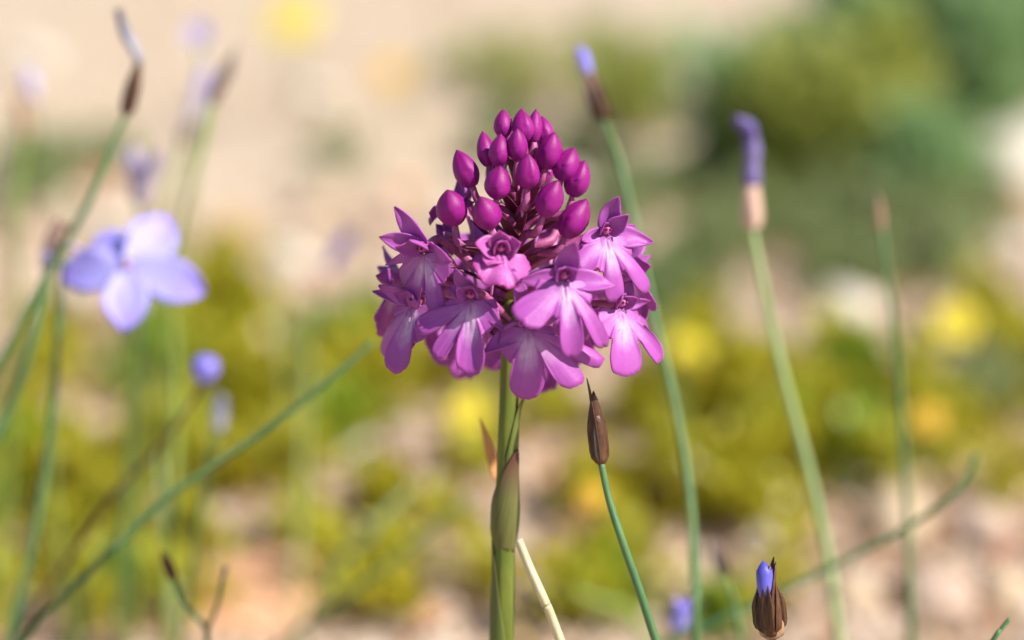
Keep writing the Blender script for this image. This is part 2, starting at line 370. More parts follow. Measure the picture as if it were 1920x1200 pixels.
for (px, py, tx, ty, tw, L, W, w, ay) in BUDS:
    ax = CD(tx, ty, tw); c = HP(px, py, w); base = c - ax * (L * PXM * 0.47)
    side = CD(random.uniform(-.6, .6), -.1, 1)
    v, f, u = lathe_geo(base, ax, side, L * PXM, W * PXM, bud_prof, 30, 22, 0.085, random.uniform(-.16, .16))
    b = mesh('bud', v, f, M['bud'], orchid, base, uvs=u)
    a = HP(axx(ay), ay, 0)
    cu = ovary_curve(a, base + ax * (3 * PXM), ax)
    v, f, u = tube(cu, [PXM * (5.5 + 3.2 * math.sin(math.pi * min(1, .1 + i / len(cu)))) for i in range(len(cu))], 10, 0.07, 3)
    mesh('ovary', v, f, M['ovary'], b, a, uvs=u)
    off = (side * .5 + CD(random.uniform(-1, 1), -1.2, .4)).normalized() * (9 * PXM)
    br = bract(a + off * .6, cu[int(len(cu) * random.uniform(.62, .88))] + off * 1.15, 15, off, parent=b)
    # short nectar spur lying behind the bud
    s0 = base + ax * (4 * PXM) - side * (6 * PXM)
    v, f, u = tube(catmull([s0, s0 - ax * (25 * PXM) - side * (6 * PXM), s0 - ax * (52 * PXM) - side * (3 * PXM) - UP * (10 * PXM)], 6), [PXM * 3.2] * 12 + [PXM * 1.2], 7)
    mesh('spur', v, f, M['spur'], b, s0, uvs=u)

# ---- open flowers
def lip_geo(base, d, nrm, lobes, floor, bend, latb, seed, nr=14, na=107, amax=98):
    d = d.normalized(); nrm = (nrm - d * nrm.dot(d)).normalized(); e = nrm.cross(d)
    verts, uvs, faces = [], [], []
    for i in range(nr):
        q = i / (nr - 1)
        for j in range(na):
            a = -amax + 2 * amax * j / (na - 1); r = floor * (0.55 + 0.45 * math.cos(R_(a) * 0.8))
            for (la, ll, lw) in lobes:
                tt = abs(a - la) / (lw * 1.2)
                if tt < 1: r = max(r, ll * (1 - tt ** 3.6) ** 0.6)
            r *= 1 + 0.05 * noise.noise(Vector((a * .10, seed * 3.3, 1))) + 0.028 * noise.noise(Vector((a * .42, seed, 4)))
            rr = r * q ** 0.9 * PXM
            s = rr * math.cos(R_(a)); x = rr * math.sin(R_(a)); Lm = 100 * PXM
            th = bend * max(0, s) / Lm
            # arc in the (d, nrm) plane
            if abs(bend) > 1e-4 and s > 0:
                kk = bend / Lm; cs, cn = math.sin(kk * s) / kk, (1 - math.cos(kk * s)) / kk
            else: cs, cn = s, 0
            z = latb * x * x / Lm + 0.055 * Lm * q * q * noise.noise(Vector((a * .035 + seed, q * 1.5, seed * 2.1)))
            for (la, ll, lw) in lobes:                      # every lobe is a little trough or dome of its own
                tt = (a - la) / (lw * 1.2)
                if abs(tt) < 1: z += Lm * q * q * (0.07 * math.cos(tt * math.pi) * math.sin(seed * 5 + la) + (1 - tt ** 4) * 0.20 * math.sin(seed * 11 + la * 3.7) * (ll / 100))
            ridge = math.exp(-((abs(x) - 5 * PXM) / (3.2 * PXM)) ** 2) * max(0, 1 - q * 2.6) * 6 * PXM      # the two guiding ridges
            verts.append(base + d * cs + nrm * (cn + z + ridge) + e * x); uvs.append((j / (na - 1), q))
    for i in range(nr - 1):
        for j in range(na - 1):
            a = i * na + j; faces.append((a, a + 1, a + na + 1, a + na))
    return verts, faces, uvs
def flower(px, py, w, fdir, lobes, sepals, petals, ay, lipspread=70, lipbend=-.35, mat='sepal', lipmat='lip', scale=1.0, roll=0, floor=70, latb=-.25, spur=None, col=True):
    """throat position, facing direction; lobes (angle from down, + = right; length; half width);
       sepals / petals: (angle in the face, spread from the facing axis, length, width, bend)"""
    T = HP(px, py, w); f = CD(*fdir); u = (UP - f * UP.dot(f)).normalized(); r = u.cross(f)
    rr = R_(roll); u, r = u * math.cos(rr) + r * math.sin(rr), r * math.cos(rr) - u * math.sin(rr)
    seed = px * .013 + py * .007
    def dirn(a, spd):
        radial = r * math.cos(R_(a)) + u * math.sin(R_(a)); s = R_(spd)
        return f * math.cos(s) + radial * math.sin(s), f * math.sin(s) - radial * math.cos(s), radial
    a = HP(axx(ay), ay, 0); back = T - f * (16 * PXM)
    cu = ovary_curve(a, T - f * (4 * PXM), f)
    n = len(cu); radii = [PXM * (6 + 3.0 * math.sin(math.pi * i / (n - 1)) + (3 * max(0, i / (n - 1) - .8) / .2)) for i in range(n)]
    v, fc, uv = tube(cu, radii, 11, 0.08, 3)
    fl = mesh('flower', v, fc, M['ovary'], orchid, T, uvs=uv)
    for (an, spd, L, W, bd) in sepals:
        d, nn, rad_ = dirn(an, spd)
        v, fc, uv = petal_geo(T - f * (7 * PXM) + rad_ * (6 * PXM), d, nn, L * scale * PXM, W * scale * PXM, R_(bd), .32, (0.42, .78), 0.16, bend2=R_(bd * 1.6), twist=random.uniform(-.8, .8), seed=seed + an)
        mesh('sepal', v, fc, M[mat], fl, T, uvs=uv, solid=0.00020)
    for (an, spd, L, W, bd) in petals:
        d, nn, rad_ = dirn(an, spd)
        v, fc, uv = petal_geo(T - f * (3 * PXM) + rad_ * (7 * PXM), d, nn, L * scale * PXM, W * scale * PXM, R_(bd), .55, (0.5, .8), 0.12, bend2=R_(bd * 1.4), seed=seed + an)
        mesh('petal', v, fc, M[mat], fl, T, uvs=uv, solid=0.00020)
    if lobes:
        d, nn, rad_ = dirn(-90, lipspread)
        v, fc, uv = lip_geo(T + rad_ * (9 * PXM), d, nn, [(x, y * scale, z) for x, y, z in lobes], floor * scale, lipbend, latb, seed)
        mesh('lip', v, fc, M[lipmat], fl, T, uvs=uv, solid=0.00022)
    if col:
        v, fc, uv = lathe_geo(T - f * (6 * PXM) + u * (3 * PXM), f + u * .25, u, 20 * PXM * scale, 17 * PXM * scale, lambda t: 0.75 + .25 * math.sin(t * 2.6) if t < .8 else max(.1, 1.0 - (t - .8) * 4), 12, 8, 0.0)
        cl = mesh('column', v, fc, M['column'], fl, T, uvs=uv)
        for s in (-1, 1):
            v, fc, uv = lathe_geo(T + f * (11 * PXM) + r * (s * 4.2 * PXM) + u * (4 * PXM), f + u * .4, u, 6 * PXM, 6 * PXM, lambda t: math.sin(math.pi * (.12 + .76 * t)), 8, 6, 0)
            mesh('pollen_mass', v, fc, M['pollen'], cl, T, uvs=uv)
    # nectar spur: long thin tube behind the lip
    s0 = T - f * (6 * PXM) - u * (6 * PXM)
    if spur: e1 = HP(*spur)
    else: e1 = T - f * (95 * PXM) - u * (70 * PXM)
    m1 = s0.lerp(e1, .5) - f * (14 * PXM) + u * (8 * PXM)
    cs = catmull([s0, m1, e1], 9)
    v, fc, uv = tube(cs, [PXM * (4.6 - 2.2 * i / (len(cs) - 1)) for i in range(len(cs))], 8)
    mesh('spur', v, fc, M['spur'], fl, T, uvs=uv)
    # bract along the ovary
    off = (CD(random.uniform(-1, 1), -.9, random.uniform(.1, .8))) * (10 * PXM)
    bract(a + off * .5, cu[int(n * .7)] + off * 1.2, 17, off, parent=fl)
    return fl
# front, from the upper right round to the left
flower(1135, 437, 70, (.42, .05, .9), [(-46, 84, 22), (8, 118, 15), (43, 128, 12)],
       [(80, 62, 74, 36, 12), (-10, 86, 92, 36, 8), (195, 80, 52, 26, 10), (12, 100, 74, 20, -4)], [(47, 45, 56, 32, 10), (132, 40, 34, 24, 25)], 520)
flower(1057, 520, 200, (.20, .0, 1), [(-48, 116, 24), (6, 134, 14), (38, 134, 11)],
       [(78, 58, 76, 40, 14), (-9, 86, 94, 36, -6), (184, 84, 74, 32, -10)], [(38, 40, 40, 28, 30), (142, 40, 40, 28, 30)], 575)
flower(1163, 572, 60, (.60, -.05, .75), [(-4, 128, 25), (42, 130, 14), (72, 104, 10)],
       [(70, 75, 46, 36, 8), (8, 80, 62, 22, 10), (246, 84, 66, 28, 22)], [(40, 40, 36, 26, 26), (140, 48, 42, 30, 26)], 590)
flower(990, 607, 175, (.10, -.22, 1), [(0, 126, 22), (41, 142, 15), (67, 150, 9)],
       [(106, 78, 104, 30, -4), (213, 84, 92, 34, 6), (20, 80, 66, 28, 0)], [(60, 45, 36, 26, 26), (130, 45, 36, 26, 26)], 625)
flower(884, 556, 165, (-.32, -.08, .95), [(-64, 116, 15), (-30, 126, 12), (4, 138, 17)],
       [(112, 66, 60, 34, 12), (-42, 80, 88, 22, 8), (160, 80, 42, 30, 8)], [(60, 42, 42, 28, 26), (135, 42, 40, 28, 26)], 605)
flower(776, 566, 62, (-.62, -.08, .75), [(-56, 132, 15), (-14, 132, 21)],
       [(166, 80, 88, 24, 8), (150, 66, 72, 34, 10), (266, 86, 94, 30, 20)], [(60, 45, 40, 28, 26), (135, 42, 42, 28, 26)], 605)
flower(795, 468, 92, (-.52, -.32, .78), [(-58, 92, 16), (-20, 108, 13), (16, 116, 15)],
       [(112, 72, 92, 34, -6), (150, 62, 84, 36, 8), (-10, 74, 80, 36, 14), (196, 84, 84, 20, 14)], [(75, 40, 62, 34, 20), (140, 38, 60, 34, 22)], 545)
flower(938, 470, 168, (.20, .12, 1), [(-34, 58, 30), (-6, 66, 26)],
       [(100, 50, 46, 40, 22), (170, 62, 54, 40, 10), (20, 52, 46, 38, 24), (225, 58, 50, 36, 14)], [(60, 34, 34, 28, 34), (135, 34, 36, 28, 34)], 540, mat='young', lipmat='young', lipspread=56)
# partly hidden ones and those on the far side
flower(870, 372, -30, (-.4, .55, .2), [(-30, 60, 28), (20, 70, 30)], [(90, 60, 56, 38, 10), (180, 70, 56, 36, 10), (10, 70, 52, 36, 10)], [(60, 40, 38, 28, 20), (130, 40, 38, 28, 20)], 470, col=False)
flower(1046, 428, -55, (.3, .5, -.4), [(-30, 60, 28), (20, 70, 30)], [(90, 60, 54, 36, 10), (180, 70, 50, 34, 10), (10, 70, 50, 34, 10)], [(60, 40, 38, 28, 20), (130, 40, 38, 28, 20)], 490, col=False)
flower(842, 452, -25, (-.6, .3, -.2), [(-40, 88, 25), (0, 100, 22), (40, 88, 25)], [(90, 60, 60, 36, 10), (180, 80, 66, 32, 6), (0, 80, 66, 32, 6)], [(55, 40, 40, 28, 24), (125, 40, 40, 28, 24)], 520)
flower(1182, 500, -50, (.75, .0, -.25), [(-42, 96, 25), (0, 112, 22), (42, 96, 25)], [(90, 60, 64, 36, 10), (180, 80, 72, 32, 6), (0, 80, 72, 32, 6)], [(55, 40, 42, 28, 24), (125, 40, 42, 28, 24)], 560)
flower(745, 520, -70, (-.8, .0, -.3), [(-42, 96, 25), (0, 112, 22), (42, 96, 25)], [(90, 60, 64, 36, 10), (180, 80, 72, 32, 6), (0, 80, 72, 32, 6)], [(55, 40, 42, 28, 24), (125, 40, 42, 28, 24)], 570)
for (x, y, w, fx, fw) in ((905, 455, -160, -.3, -.9), (1015, 470, -170, .3, -.9), (830, 545, -150, -.7, -.7), (950, 545, -215, -.05, -1), (1080, 550, -180, .5, -.8), (880, 595, -170, -.4, -.9), (1020, 605, -180, .3, -.9)):
    flower(x, y, w, (fx, -.05, fw), [(-42, 104, 27), (0, 120, 22), (42, 104, 27)], [(90, 60, 66, 36, 10), (178, 82, 78, 32, 6), (2, 82, 78, 32, 6)], [(55, 40, 42, 28, 24), (125, 40, 42, 28, 24)], y + 55)
# ================================================================== RUSHES AND FLOWER STALKS
def rush(pts, width, mat, label, cat='rush', name='rush', group=None, ground=True, drift=(0, 0)):
    """pts: (px, py, D) from the top down; the stalk carries on below the last point into the soil; width in mm"""
    pp = [P(*q) for q in pts]
    if ground:
        d = (pp[-1] - pp[-2]).normalized(); last = pp[-1]
        tgt = Vector((last.x + d.x * last.z * .8 + drift[0], last.y + drift[1], gz(last.x, last.y) - .002))
        pp += [last.lerp(tgt, .5) + Vector((d.x * .1 * last.z, 0, 0)), tgt]
    root = empty(name, pp[-1]); tag(root, label, cat, group)
    c = catmull(pp, 8); n = len(c); r = width / 2000
    v, f, u = tube(c, [r * (0.80 + 0.35 * i / (n - 1)) for i in range(n)], 8, .03, 4)
    mesh('stem', v, f, M[mat], root, uvs=u)
    return root, pp[0], (pp[0] - pp[1]).normalized()
def blades(root, base, axis, spec, k, name='bract'):
    """spec: (angle, lean, length px, width px, bend deg, material, offset px)"""
    s = (RT - axis * RT.dot(axis)).normalized(); e = axis.cross(s)
    for (an, lean, L, W, bd, mt, off) in spec:
        rad_ = s * math.cos(R_(an)) + e * math.sin(R_(an)); d = axis + rad_ * lean
        v, f, u = petal_geo(base + axis * (off * k) + rad_ * (W * .16 * k), d, -rad_ - axis * .01, L * k, W * k, R_(bd), .5, (.45, .72), nu=12, nv=7)
        o = mesh('petal' if ('blue' in mt or 'wilt' in mt or 'lilac' in mt) else name, v, f, M[mt], root, uvs=u, solid=0.00015)
def core(root, base, axis, L, W, mt, k, name='bud'):
    s = (RT - axis * RT.dot(axis)).normalized()
    v, f, u = lathe_geo(base, axis, s, L * k, W * k, lambda t: .45 + .55 * math.sin(math.pi * (.1 + .75 * t)) if t < .85 else max(.05, .83 - (t - .85) * 5), 12, 12, 0.04)
    return mesh(name, v, f, M[mt], root, uvs=u)
kk = lambda D: D * K
# sharp dry head right of the orchid
D = .428
r, b, a = rush([(1127, 868, D), (1143, 940, D), (1172, 1030, D), (1226, 1190, D + .004)], 1.25, 'rush_dark', 'slim green stalk with a sharp dry brown bud head beside the orchid stem')
core(r, b, CD(-.10, 1, 0), 105, 24, 'brown', kk(D))
blades(r, b, CD(-.12, 1, 0), [(80 + 90, .02, 165, 26, 0, 'brown', -4), (-80, .06, 138, 34, 4, 'brown', -2), (-35, .10, 112, 26, 8, 'brown_grey', 0), (-75, .02, 108, 14, 0, 'brown_pale', -2), (100, .04, 130, 30, 4, 'brown', 0)], kk(D))
# blue-tipped bud at the foot of the frame
D = .424
r, b, a = rush([(1447, 1192, D), (1452, 1230, D), (1462, 1300, D)], 1.3, 'brown', 'glossy brown bud with a bright blue petal tip on a short stalk')
ax = CD(-.10, 1, .1)
core(r, b, ax, 90, 40, 'brown', kk(D))
core(r, b + ax * (45 * kk(D)), CD(-.14, 1, .1), 98, 36, 'blue_deep', kk(D), 'petal')
blades(r, b, ax, [(-90, .05, 112, 58, 8, 'brown', 6), (180, .07, 130, 50, 9, 'brown', 4), (0, .13, 138, 40, 3, 'brown', 2), (-40, .08, 128, 46, 5, 'brown', 8), (30, .12, 146, 40, 2, 'brown', 2), (90, .05, 130, 50, 6, 'brown', 2), (225, .07, 116, 46, 8, 'brown', 4), (-110, .07, 62, 44, 12, 'brown_pale', -6)], kk(D))
# long stalk right of the orchid with a blue and brown bud
D = .498
r, b, a = rush([(1132, 226, D), (1160, 300, D), (1182, 390, D - .002), (1228, 600, D - .006), (1268, 770, D - .010), (1292, 920, D - .014), (1303, 1080, D - .018), (1304, 1180, D - .020)], 1.5, 'rush', 'tall green stalk with a brown bud and pale blue tip, just right of the orchid')
core(r, b, CD(-.33, 1, 0), 110, 26, 'brown', kk(D)); ax = CD(-.33, 1, 0)
core(r, b + ax * (84 * kk(D)), ax, 64, 24, 'blue_mid', kk(D), 'petal')
blades(r, b, ax, [(-90, .03, 104, 34, 8, 'brown', 0), (180, .05, 112, 34, 8, 'brown', 0), (-30, .05, 112, 28, 8, 'pinkish', 20), (0, .03, 100, 30, 8, 'brown', 0), (90, .03, 110, 34, 8, 'brown', 0)], kk(D))
# stalk with hooked violet wilted head
D = .506
r, b, a = rush([(1410, 432, D), (1430, 530, D), (1453, 640, D + .002), (1486, 770, D + .004), (1521, 900, D + .006), (1552, 1040, D + .008), (1572, 1190, D + .010)], 1.7, 'rush_pale', 'thick pale green stalk with a hooked wilted violet flower above a pink calyx')
core(r, b, CD(-.02, 1, 0), 100, 34, 'pinkish', kk(D), 'calyx')
blades(r, b, CD(-.02, 1, 0), [(-90, .02, 104, 36, 4, 'pinkish', 0), (0, .03, 96, 32, 4, 'pinkish', 0), (180, .03, 98, 32, 4, 'pinkish', 0)], kk(D), 'sepal')
cu = catmull([P(1408, 350, D), P(1410, 300, D), P(1408, 262, D), P(1396, 232, D - .002), P(1378, 226, D - .003)], 6)
v, f, u = tube(cu, [kk(D) * x for x in [15 + 1.5 * math.sin(i * .9) - (6 * max(0, i / 24 - .7) / .3) for i in range(len(cu))]], 10, .10, 5); mesh('petal', v, f, M['violet_wilt'], r, uvs=u)
# thin stalk far right with a dry tip
D = .515
r, b, a = rush([(1654, 432, D), (1666, 530, D), (1680, 640, D + .002), (1690, 760, D + .004), (1698, 900, D + .006), (1705, 1040, D + .008), (1707, 1190, D + .010)], 1.35, 'rush', 'straight green stalk with a faint dry brown tip, growing in front of yellow flowers')
blades(r, b, a, [(-90, .03, 62, 16, 4, 'brown_pale', 0), (90, .03, 74, 16, 4, 'brown_grey', 0)], kk(D))
# green stalk crossing low on the right
D = .50
r, b, a = rush([(1832, 850, D), (1815, 895, D), (1785, 930, D), (1690, 995, D + .002), (1580, 1052, D + .004), (1470, 1105, D + .006), (1330, 1172, D + .008), (1240, 1215, D + .009)], 1.15, 'rush_dark', 'thin green stalk leaning low across the upright stalks, bent up at its tip')
D = .435
r, b, a = rush([(1893, 1160, D), (1868, 1192, D), (1840, 1235, D)], .8, 'rush_dark', 'short dark green rush tip poking up beside pinkish stones')
D = .50
r, b, a = rush([(1362, 1082, D), (1380, 1140, D), (1392, 1220, D)], 1.0, 'rush', 'short stalk with a small dry mauve-brown tip behind the blue-tipped bud')
blades(r, b, a, [(-90, .02, 80, 22, 2, 'brown_grey', 0), (60, .02, 70, 22, 2, 'brown', 0)], kk(D))
# straw and orange blade by the orchid
D = .430
r, b, a = rush([(972, 1012, D), (992, 1062, D), (1022, 1130, D), (1050, 1200, D + .002)], 1.5, 'straw', 'bare straw-coloured dry stick leaning against the foot of the orchid stem', 'dry stick', 'dry_stick')
root = empty('grass', P(934, 890, .450)); tag(root, 'small orange dry grass blade behind the orchid stem', 'grass blade')
q0 = P(936, 900, .452); ddir = P(896, 785, .452) - q0
v, f, u = petal_geo(q0, ddir, CD(.3, .3, 1), ddir.length * 1.02, 18 * kk(.45), R_(10), .4, (.8, .5), nu=12); mesh('blade', v, f, M['orange'], root, uvs=u, solid=.0002)
st = [P(936, 898, .452), P(948, 990, .453), P(952, 1200, .458)]; st.append(Vector((st[-1].x, st[-1].y + .004, -.002)))
v, f, u = tube(catmull(st, 6), .0004, 6); mesh('stem', v, f, M['straw'], root, uvs=u)
# left: dark bud bent over, top left corner
D = .494
r, b, a = rush([(237, 212, D), (215, 262, D), (180, 350, D), (135, 435, D + .002), (75, 540, D + .004), (22, 640, D + .006), (-60, 790, D + .010)], 1.35, 'rush', 'curved green stalk with a dark brown bud and grey-blue wilted tip')
ax = (P(262, 112, D) - P(237, 214, D)).normalized()
core(r, b - ax * .0004, ax, 108, 22, 'brown', kk(D)); blades(r, b, ax, [(-90, .02, 110, 26, 6, 'brown', -4), (90, .02, 110, 26, 6, 'brown', -4), (10, .02, 104, 24, 6, 'brown', -4), (180, .03, 100, 22, 6, 'brown_grey', 0)], kk(D))
cu = catmull([P(261, 120, D), P(250, 90, D), P(236, 66, D), P(228, 44, D), P(221, 18, D - .001)], 6)
v, f, u = tube(cu, [kk(D) * (7 + 3.5 * math.sin(math.pi * min(1, i / 20))) for i in range(len(cu))], 9, .12, 4); mesh('petal', v, f, M['slate_wilt'], r, uvs=u)
# the blue-violet flower
D = .505
r, b, a = rush([(122, 462, D), (116, 520, D), (108, 640, D), (98, 780, D + .002), (82, 900, D + .004), (62, 1010, D + .006), (38, 1120, D + .008), (20, 1200, D + .01)], 1.5, 'rush_dark', 'blue-violet open flower with broad petals on a dark green stalk', 'flower', 'blue_flower')
core(r, P(122, 470, D), CD(.02, 1, 0), 52, 22, 'brown', kk(D), 'calyx')
cc = P(240, 498, D - .004); v, f, u = tube(catmull([P(122, 455, D), P(170, 478, D + .002), P(236, 498, D - .002)], 6), kk(D) * 5, 7); mesh('flower_tube', v, f, M['lilac_pale'], r, uvs=u)
for (tx, ty, W, dep) in ((114, 512, 80, .001), (178, 424, 74, .008), (318, 408, 90, .004), (372, 540, 82, -.003), (232, 604, 82, -.006)):
    tip = P(tx, ty, D - .004 + dep); d = tip - cc
    v, f, u = petal_geo(cc + d.normalized() * .0002, d, CD(.15, .2, 1), d.length * 1.05, W * kk(D), R_(-14), .12, (.30, 1.25), .12, bend2=R_(-30), seed=tx * .1); mesh('petal', v, f, M['blue'], r, uvs=u, solid=.0002)
core(r, cc, CD(0, .2, 1), 20, 12, 'yolk', kk(D), 'flower_centre')
# neighbours of it, further back
D = .545
r, b, a = rush([(398, 190, D), (385, 260, D), (362, 340, D), (340, 420, D + .004), (322, 560, D + .008), (330, 760, D + .012), (318, 980, D + .014)], 1.4, 'grass', 'yellowish stalk carrying a faded brown bud with mauve calyx')
ax = (P(438, 108, D) - P(396, 200, D)).normalized(); core(r, b - ax * .0004, ax, 105, 26, 'brown_grey', kk(D)); blades(r, b, ax, [(-90, .03, 85, 28, 4, 'pinkish', -4), (150, .05, 112, 26, 6, 'brown_grey', 10)], kk(D))
D = .60
r, b, a = rush([(345, 268, D), (325, 330, D), (300, 420, D), (285, 600, D + .01)], 1.3, 'grass', 'leaning stalk with a long mauve faded bud behind the yellowish stalk')
ax = (P(392, 110, D) - P(345, 270, D)).normalized(); core(r, b - ax * .0004, ax, 50, 24, 'brown_grey', kk(D)); core(r, b + ax * (35 * kk(D)), ax, 125, 28, 'lilac_pale', kk(D), 'petal')
D = .62
r, b, a = rush([(372, 70, D), (380, 150, D), (372, 260, D), (350, 420, D + .01)], 1.0, 'grass', 'thin stalk topped by a small pale lilac flower against bare sand', 'flower', 'lilac_flower')
for k in range(6): blades(r, b, CD(.1, .5, 1), [(k * 60, 1.6, 34, 24, -10, 'lilac_pale', 0)], kk(D))
D = .56
r, b, a = rush([(262, 385, D), (266, 440, D), (262, 560, D), (250, 760, D + .01)], 1.3, 'rush', 'pale lilac flower seen from the side, rising behind the blue-violet flower', 'flower', 'lilac_flower')
for k in range(6): blades(r, b, CD(.1, 1, .2), [(k * 60, .28, 112, 34, -10, 'lilac_pale', 0)], kk(D))
D = .50
r, b, a = rush([(94, 500, D), (80, 560, D), (60, 640, D), (20, 760, D + .004), (-50, 900, D + .006)], 1.8, 'rush', 'leaning stalk with a small lilac bud left of the blue-violet flower')
core(r, b - a * .001, CD(.05, 1, .1), 44, 34, 'lilac_pale', kk(D)); blades(r, b, a, [(-90, .2, 95, 40, 4, 'pinkish', 5)], kk(D))
D = .60
r, b, a = rush([(52, 250, D), (36, 330, D), (28, 430, D), (30, 560, D + .01), (20, 760, D + .02)], 1.5, 'grass', 'pale stalk with a washed-out brown and lilac bud behind the curved stalk')
core(r, b - a * .001, CD(-.15, 1, 0), 85, 28, 'brown_pale', kk(D)); core(r, b + a * (60 * kk(D)), CD(-.2, 1, 0), 70, 28, 'lilac_pale', kk(D), 'petal')
D = .63
r, b, a = rush([(592, 545, D), (580, 620, D), (574, 760, D + .01), (566, 900, D + .012), (556, 1060, D + .014), (545, 1180, D + .016)], 1.4, 'rush_pale', 'blurred pale stalk with a dark violet wilted flower above the moss')
ax = (P(642, 458, D) - P(590, 548, D)).normalized(); core(r, b - ax * .001, ax, 62, 30, 'pinkish', kk(D), 'calyx'); core(r, b + ax * (44 * kk(D)), ax, 90, 27, 'violet_wilt', kk(D), 'petal')
D = .515
r, b, a = rush([(388, 706, D), (360, 752, D), (328, 800, D), (270, 870, D + .004), (190, 960, D + .008)], 1.0, 'brown', 'brown stalk with a small round blue flower bud', 'flower', 'blue_bud')
core(r, b - a * .0008, CD(.1, .9, .5), 52, 50, 'blue_mid', kk(D), 'petal')
D = .535
r, b, a = rush([(412, 800, D), (398, 850, D), (380, 930, D + .004), (360, 1060, D + .01)], 1.0, 'rush_dark', 'short stalk with a slate-blue withered flower below the round blue bud')
core(r, b - a * .001, CD(.05, 1, 0), 75, 30, 'slate_wilt', kk(D), 'petal')
# long green stalk leaning across the lower left
D = .482
r, b, a = rush([(700, 640, D), (660, 676, D), (590, 735, D), (500, 805, D + .001), (400, 872, D + .002), (300, 945, D + .003), (200, 1040, D + .004), (110, 1130, D + .006), (50, 1195, D + .008)], 1.25, 'rush', 'long bare green stalk leaning diagonally from the soil up to the orchid flowers')
D = .56
r, b, a = rush([(885, 930, D), (800, 1000, D), (700, 1080, D + .003), (600, 1150, D + .006), (500, 1230, D + .01)], 1.2, 'rush', 'bare green stalk leaning low toward the orchid stem', )
r, b, a = rush([(770, 915, .60), (700, 985, .60), (620, 1080, .605), (560, 1190, .61)], 1.6, 'rush_pale', 'pale leaning stalk lying behind the low bare green stalk')
D = .478
r, b, a = rush([(326, 1086, D), (345, 1130, D), (386, 1178, D), (392, 1230, D)], 1.0, 'rush', 'small forked stalk with a dark red-brown tip above an orange stone')
blades(r, b, a, [(-90, .02, 62, 20, 2, 'brown', 0), (60, .02, 54, 18, 2, 'brown', 0)], kk(D))
v, f, u = tube(catmull([P(388, 1180, D), P(406, 1140, D), P(416, 1092, D), P(424, 1062, D)], 5), kk(D) * 4, 7); mesh('side_stem', v, f, M['rush_dark'], r, uvs=u)
D = .50
r, b, a = rush([(1268, 1182, D), (1262, 1240, D), (1260, 1300, D)], 1.0, 'rush', 'low stalk with a pale violet-blue petal, left of the blue-tipped bud', 'flower', 'blue_flower')
for k in range(5): blades(r, b, CD(.3, 1, .2), [(k * 72, .25, 62, 30, -6, 'blue', 0)], kk(D))
# upright out-of-focus green stems and blades
for (x0, y0, x1, y1, D, wd, mt) in ((326, 620, 318, 1010, .61, 1.3, 'grass'), (515, 430, 540, 760, .72, 1.3, 'rush_pale'), (1245, 500, 1262, 700, .70, 1.6, 'rush'),
        (300, 860, 330, 1160, .58, 1.3, 'rush_pale'), (210, 980, 150, 1190, .58, 1.3, 'rush'), (95, 830, 120, 1100, .60, 1.3, 'grass'), (1075, 1110, 1180, 1150, .60, 2.2, 'grass'),
        (1190, 360, 1210, 560, .74, 1.4, 'rush')):
    xm, ym = (x0 + x1) / 2 + random.uniform(-10, 10), (y0 + y1) / 2
    rush([(x0, y0, D), (xm, ym, D + .004), (x1, y1, D + .01)], wd, mt, 'plain budless green rush stem standing upright in the leafy cushions', group='plain rush stems among the moss')
# ================================================================== YELLOW FLOWERS
def yellow_flower(px, py, D, diam, mt, label):
    c = P(px, py, D); ft = Vector((c.x + random.uniform(-.004, .004), c.y + .006, gz(c.x, c.y) - .001)); root = empty('yellow_flower', ft)
    tag(root, label, 'flower', 'small yellow flowers in the ground cover')
    up = (Vector((random.uniform(-.2, .2), -.75, .75))).normalized(); s = up.cross(Vector((1, 0, .1))).normalized(); e = up.cross(s)
    v, f, u = tube(catmull([c, c.lerp(ft, .4) + Vector((0, .002, 0)), ft], 6), .0005, 6); mesh('stem', v, f, M['rush'], root, uvs=u)
    for k in range(5):
        rd = s * math.cos(k * 1.2566) + e * math.sin(k * 1.2566)
        v, f, u = petal_geo(c + rd * .0004, rd + up * .25, up, diam * .52, diam * .46, R_(-25), .15, (.3, 1.3), .1, nu=8, nv=5, seed=k); mesh('petal', v, f, M[mt], root, uvs=u, solid=.0002)
    v, f, u = lathe_geo(c, up, s, .0016, .0026, lambda t: math.sin(math.pi * (.2 + .7 * t)), 10, 6, 0); mesh('flower_centre', v, f, M['yolk'], root, uvs=u)
for q in ((550, 36, 1.02, .0185, 'yellow', 'bright yellow flower standing over bare sand, beside the pale lilac flower'),
          (735, 140, 1.0, .0115, 'gold', 'small faded yellow flower on bare sand behind the orchid buds'),
          (1284, 665, .76, .0120, 'yellow', 'bright yellow flower right beside the orchid flowers and the tall stalk'),
          (1791, 606, .78, .0120, 'yellow', 'bright yellow flower in the moss to the right of the straight dry-tipped stalk'),
          (1742, 786, .70, .0075, 'gold', 'small orange-yellow flower low in the moss near the straight dry-tipped stalk'),
          (876, 772, .72, .0090, 'yellow', 'pale yellow flower left of the orchid stem'),
          (1110, 930, .64, .0060, 'gold', 'dull yellow flower low down behind the dry brown bud head')): yellow_flower(*q)
